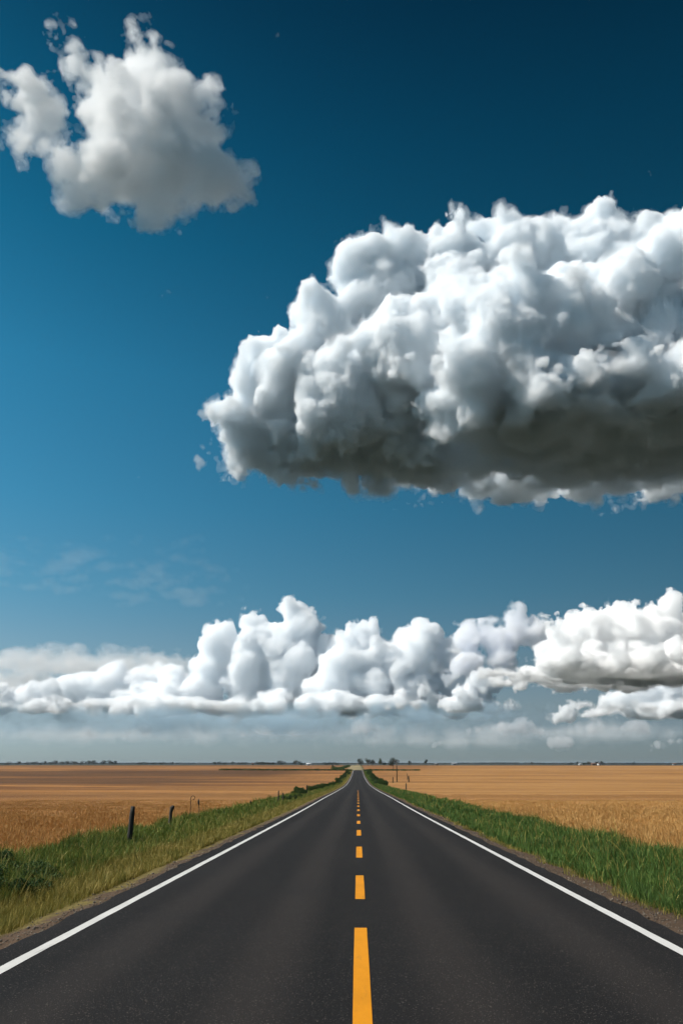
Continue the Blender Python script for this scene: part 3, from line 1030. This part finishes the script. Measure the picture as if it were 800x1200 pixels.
def farm_building(name, px, y, w, d, hw, hr, wm, rm, label, rz=0.0):
    x, z, _ = foot(px, 890, y)
    o = empty(name, (x, y, z), rz)
    tag(o, label, 'building', 'far farm buildings on the horizon')
    V = [(-w/2, -d/2, -.3), (w/2, -d/2, -.3), (w/2, d/2, -.3), (-w/2, d/2, -.3), (-w/2, -d/2, hw), (w/2, -d/2, hw), (w/2, d/2, hw), (-w/2, d/2, hw), (-w/2, 0, hw + hr), (w/2, 0, hw + hr)]
    link('wall', V, [0, 1, 5, 4, 2, 3, 7, 6, 1, 2, 6, 9, 5, 3, 0, 4, 8, 7], [4, 4, 5, 5], wm, parent=o)
    e = .5; s_ = hr / (d / 2)
    V = []
    for sgn in (-1, 1):
        for xx in (-w/2 - e, w/2 + e):
            V += [(xx, sgn * (d/2 + e), hw - e * s_ + .06), (xx, 0, hw + hr + .06), (xx, sgn * (d/2 + e), hw - e * s_ + .3), (xx, 0, hw + hr + .3)]
    F = []
    for b in (0, 8):
        F += [b, b+4, b+5, b+1, b+2, b+3, b+7, b+6, b, b+2, b+6, b+4, b, b+1, b+3, b+2, b+4, b+6, b+7, b+5]
    link('roof', V, F, 4, rm, parent=o)
    link('door', *box(-w*.12, w*.12, -d/2 - .08, -d/2 - .003, 0, hw * .75), dark_open, parent=o)
    for q in (-.32, .32):
        link('window', *box(w*q - .6, w*q + .6, -d/2 - .06, -d/2 - .003, hw * .4, hw * .7), dark_open, parent=o)


farm_building('shed', 362, 1720, 11, 7, 2.6, 1.6, wall_white, roof_white, 'low white shed on the horizon left of the road')
farm_building('shed', 296.5, 1900, 4, 4, 3.4, 1.6, wall_brown, roof_brown, 'tiny brown hut left of the block shaped grove')
farm_building('barn', 532, 2200, 16, 9, 3.0, 2.2, wall_grey, roof_grey, 'grey barn far off right of the small upright tree')
farm_building('shed', 511, 2250, 11, 8, 2.4, 1.4, wall_brown, roof_grey, 'small brown shed with a grey roof left of the grey barn')
farm_building('barn', 694.5, 1850, 11, 8, 3.0, 2.0, wall_brown, roof_brown, 'brown barn among the low trees on the right horizon')
farm_building('shed', 701, 1860, 8, 6, 3.0, 1.6, wall_white, roof_brown, 'white walled shed with a brown roof beside the brown barn', .3)
farm_building('shed', 679, 1880, 8, 5, 2.2, 1.0, wall_white, roof_white, 'low white shed left of the brown barn')
farm_building('shed', 789, 2100, 10, 7, 2.6, 1.4, wall_grey, roof_brown, 'grey shed alone at the right end of the horizon')
make_cloud('huge grey bottomed cumulus cloud filling the right of the sky',
 [(292,505,40,5300),(286,532,26,5400),(330,455,48,5200),(325,528,34,5500),(385,400,48,5100),(360,365,22,5100),(450,345,50,5000),(415,335,26,5000),(535,325,50,4950),(475,295,32,4900),(535,290,28,4950),(610,315,54,4850),(592,280,28,4850),(690,308,52,4760),(705,280,32,4760),(775,318,56,4650),(765,280,28,4650),(850,330,60,4600),(900,390,70,4600),
  (400,470,64,5000),(385,525,36,5500),(450,530,38,5500),(355,535,34,5450),(420,530,36,5450),(505,520,40,5400),(480,420,72,4840),(560,390,70,4750),(650,400,75,4550),(740,390,75,4440),(830,400,80,4400),
  (545,425,38,4160),(590,388,42,4120),(620,350,36,4120),(680,360,38,4080),(735,328,42,4080),(790,295,42,4080),(850,270,44,4080),(610,418,30,4140),
  (520,560,24,5800),(590,566,22,5850),(680,570,22,5880),(770,572,22,5850),(850,570,22,5850)],
 slabs=[(740,520,4950,1400,960,240),(640,535,5200,900,800,170),(490,543,5450,640,420,175),(352,532,5450,430,340,200),(800,500,4800,1200,960,300),(640,470,4700,900,600,300)],
 seed=3, base_z=1990, vox_px=1.7, base_rough=7, color=(.979,.991,1))

make_cloud('torn white cloud alone high in the upper left of the sky',
 [(170,100,36,3400),(165,70,22,3400),(145,140,42,3440),(195,150,45,3400),(150,190,46,3400),(200,205,44,3440),(110,205,32,3400),(245,212,30,3400),(275,215,20,3400),(235,110,14,3400),(228,140,26,3380),(90,225,18,3400),(190,240,20,3400),(130,230,20,3400),(85,200,20,3400),
  (35,112,22,3360),(42,140,19,3360),(30,168,17,3360),(48,182,14,3360),(62,165,12,3360),(70,42,9,3400),(80,55,7,3400),(88,68,8,3400),(95,82,9,3400),(102,92,11,3400),(112,102,14,3400),(62,172,12,3380),(72,190,13,3380),(185,255,12,3400)],
 seed=8, vox_px=1.8, children=(10,5), fuzz=1.9, puff=.5, skins=THIN)
for px, py, r, lab in ((240,488,7,'tiny scrap of cloud level with the left tip of the huge cloud'),(236,540,5.5,'small thin scrap of cloud just below the left tip of the huge cloud'),(160,575,3.2,'faint wisp of cloud alone in the blue left of the huge cloud')):
    make_cloud(lab, [(px,py,r,4700),(px+6,py-9,r*.6,4700),(px-4,py+8,r*.5,4700),(px+2,py-16,r*.4,4700)], seed=int(px), vox_px=1.2, children=(6,3), fuzz=.9, puff=.2, skins=SCRAP)

K = dict(vox_px=1.4, children=(14, 7, 4), fuzz=0.35, puff=0.3, color=(.985,.993,1), skins=FAR, base_rough=16)
make_cloud('tallest white cumulus tower on the horizon, left of the road',
 [(350,738,26,17000),(335,760,28,17000),(300,750,26,17000),(262,762,26,17000),(245,785,22,17000),(290,795,32,17000),(340,795,36,17000),(385,775,28,17000),(235,815,28,17000),(300,825,26,17000),(360,825,26,17000),(200,815,22,17000),(170,822,18,17000),(140,828,16,17000)],
 seed=5, base_z=1010, slabs=[(275,833,17000,3000,1500,260),(330,826,17000,1700,1200,300)], **K)
make_cloud('white cumulus with twin round tops right of the tallest horizon tower',
 [(420,765,28,16000),(405,790,28,16000),(440,790,32,16000),(490,760,30,16000),(475,785,32,16000),(510,775,24,16000),(380,805,18,16000),(430,820,26,16000),(490,815,30,16000),(530,800,26,16000),(380,825,16,16000),(560,815,22,16000)],
 seed=6, base_z=960, slabs=[(470,830,16000,2000,1200,240)], **K)
make_cloud('long low lumpy cloud with a frayed left end, under the clear sky at far left',
 [(85,815,16,17500),(110,810,18,17500),(135,800,18,17500),(165,800,20,17500),(200,798,20,17500),(185,820,20,17500),(120,825,16,17500),(90,830,12,17500)],
 seed=7, base_z=1080, slabs=[(140,828,17500,1900,1000,180)], **K)
make_cloud('low cumulus heap cut by the left edge of the picture',
 [(-30,815,22,15000),(5,822,20,15000),(30,818,18,15000),(55,805,14,15000),(62,820,14,15000),(20,830,14,15000),(-60,805,30,15000)],
 seed=9, base_z=930, slabs=[(10,832,15000,1300,900,140)], **K)
W = dict(vox_px=1.5, children=(8, 4), fuzz=0.9, puff=.3, color=(.985,.993,1), skins=VEIL)
make_cloud('thin flat veil of cloud above the low lumpy cloud at far left',
 [(120,790,8,21000)], seed=10, slabs=[(95,780,21000,2300,2000,190),(150,790,21000,1500,2000,200),(40,774,21000,900,1500,90)], **W)
make_cloud('thin pale veil of cloud above the heap at the left edge',
 [(10,798,8,21000)], seed=11, slabs=[(0,800,21000,1600,2000,240),(30,792,21000,900,1000,120)], **W)
make_cloud('long smooth leaning cloud between the twin topped cumulus and the right hand heap',
 [(575,745,20,14000),(550,750,16,14000),(605,740,20,14000),(630,742,15,14000),(650,740,10,14000),(590,760,14,14000),(560,775,14,14000),(540,785,12,14000),(520,795,10,14000),(600,775,10,14000)],
 seed=12, slabs=[(600,745,14000,900,600,260),(555,775,14000,500,400,200)], vox_px=1.5, children=(12,6), fuzz=.7, puff=.4, color=(.98,.985,1), skins=((-.3,8,.02),(1.5,4,.05),(3.5,0,.1)))
make_cloud('bright cumulus heap with a dark flat base at the right edge of the picture',
 [(640,775,22,9000),(615,790,16,9000),(660,755,26,9000),(690,740,26,9000),(725,735,30,9000),(760,745,30,9000),(795,735,28,9000),(830,740,32,9000),(690,775,28,9000),(730,770,30,9000),(775,770,28,9000),(820,775,30,9000),(870,760,40,9000),(650,790,14,9000),(600,797,9,9000)],
 seed=13, base_z=880, slabs=[(740,790,9000,1500,1300,170)], vox_px=1.5, children=(14,8), fuzz=.5, puff=.5, skins=FAR, base_rough=16)
make_cloud('small white cumulus under the long leaning cloud',
 [(545,818,16,13000),(565,805,13,13000),(530,825,12,13000),(577,798,8,13000),(555,825,12,13000)], seed=14, base_z=780, **K)
make_cloud('pair of small puffs low in front of the twin topped cumulus',
 [(495,808,10,12500),(470,828,9,12500),(455,830,8,12500),(485,825,9,12500),(508,822,7,12500)], seed=15, **K)
make_cloud('wide low cumulus under the bright heap at the right edge',
 [(700,838,12,12000),(720,830,16,12000),(750,815,20,12000),(780,805,20,12000),(810,810,26,12000),(770,832,16,12000),(800,832,18,12000),(850,815,30,12000)],
 seed=16, base_z=715, slabs=[(770,836,12000,1200,900,110)], **K)
make_cloud('small leaning cumulus left of the wide low one',
 [(662,835,10,12500),(672,825,8,12500),(652,842,7,12500),(668,840,9,12500)], seed=17, **K)
P = dict(vox_px=1.2, children=(7, 3), fuzz=0.5, puff=.2, color=(.98,.985,1), skins=PUFF)
for i, (px, py, r, y) in enumerate(((105,858,7,22000),(150,858,7,22000),(165,854,5,22000),(285,858,8,22000),(300,856,8,22000),(320,853,6,22000),(232,852,7,22000),(430,852,8,22000),(440,855,6,22000),(590,852,10,21000),(610,850,10,21000),(560,856,7,21000),(625,856,6,21000),(508,867,6,24000),(655,868,7,24000),(516,871,5,24000),(680,855,9,21000),(705,853,9,21000),(740,852,9,21000),(795,866,8,22000),(770,873,6,24000))):
    make_cloud('small faint puff of cloud low over the horizon', [(px,py,r*.8,y),(px-r*1.3,py+r*.2,r*.55,y),(px+r*1.3,py+r*.1,r*.6,y)], seed=40+i, group='faint small puffs of cloud low over the horizon', **P)

make_cloud('wide blue grey veil of haze added in front of the bases of the horizon towers', [(300,840,6,14500)], seed=80, slabs=[(290,842,14500,3600,900,210),(90,838,14500,2400,800,170),(520,838,14500,2300,800,190)], vox_px=2, children=(4,), fuzz=.9, puff=.3, color=(.55,.70,.80), skins=((0,12,.006),(3,7,.010),(6,2,.014)))  # added veil: bluish haze over the tower bases is put into its colour
make_cloud('faint broad veil of cloud low over the left horizon', [(150,862,6,26000)], seed=81, slabs=[(120,862,26000,5200,3000,170),(330,858,26000,3000,2500,110)], vox_px=2, children=(4,), fuzz=.8, puff=.3, color=(.97,.99,1), skins=((0,10,.002),(3,6,.003),(6,2,.005)))
make_cloud('faint broad veil of cloud low over the right horizon', [(650,862,6,26000)], seed=82, slabs=[(660,858,26000,4200,3000,200),(520,868,26000,2600,2500,90)], vox_px=2, children=(4,), fuzz=.8, puff=.3, color=(.97,.99,1), skins=((0,10,.002),(3,6,.003),(6,2,.005)))
make_cloud('barely visible thin streak of cloud in the blue above the left veil', [(110,662,3,20000)], seed=83, slabs=[(60,664,20000,2100,2500,70),(190,684,20000,1500,2200,50)], vox_px=2, children=(4,), fuzz=.6, puff=.2, skins=((0,8,.0012),(2,5,.002)))

# ------------------------------------------------------------------ the air over the plain
hm = bpy.data.materials.new('hazy_air')
hm.use_nodes = True
hm.node_tree.nodes.clear()
ho = hm.node_tree.nodes.new('ShaderNodeOutputMaterial')
hv = hm.node_tree.nodes.new('ShaderNodeVolumePrincipled')
hv.inputs['Color'].default_value = (0.72, 0.85, 1.0, 1)
hv.inputs['Density'].default_value = 0.3e-4
hm.node_tree.links.new(hv.outputs[0], ho.inputs['Volume'])
tag(link('haze', *box(-41000, 41000, -41000, 41000, -8, 16), hm), 'thin bluish air over the fields', kind='stuff')
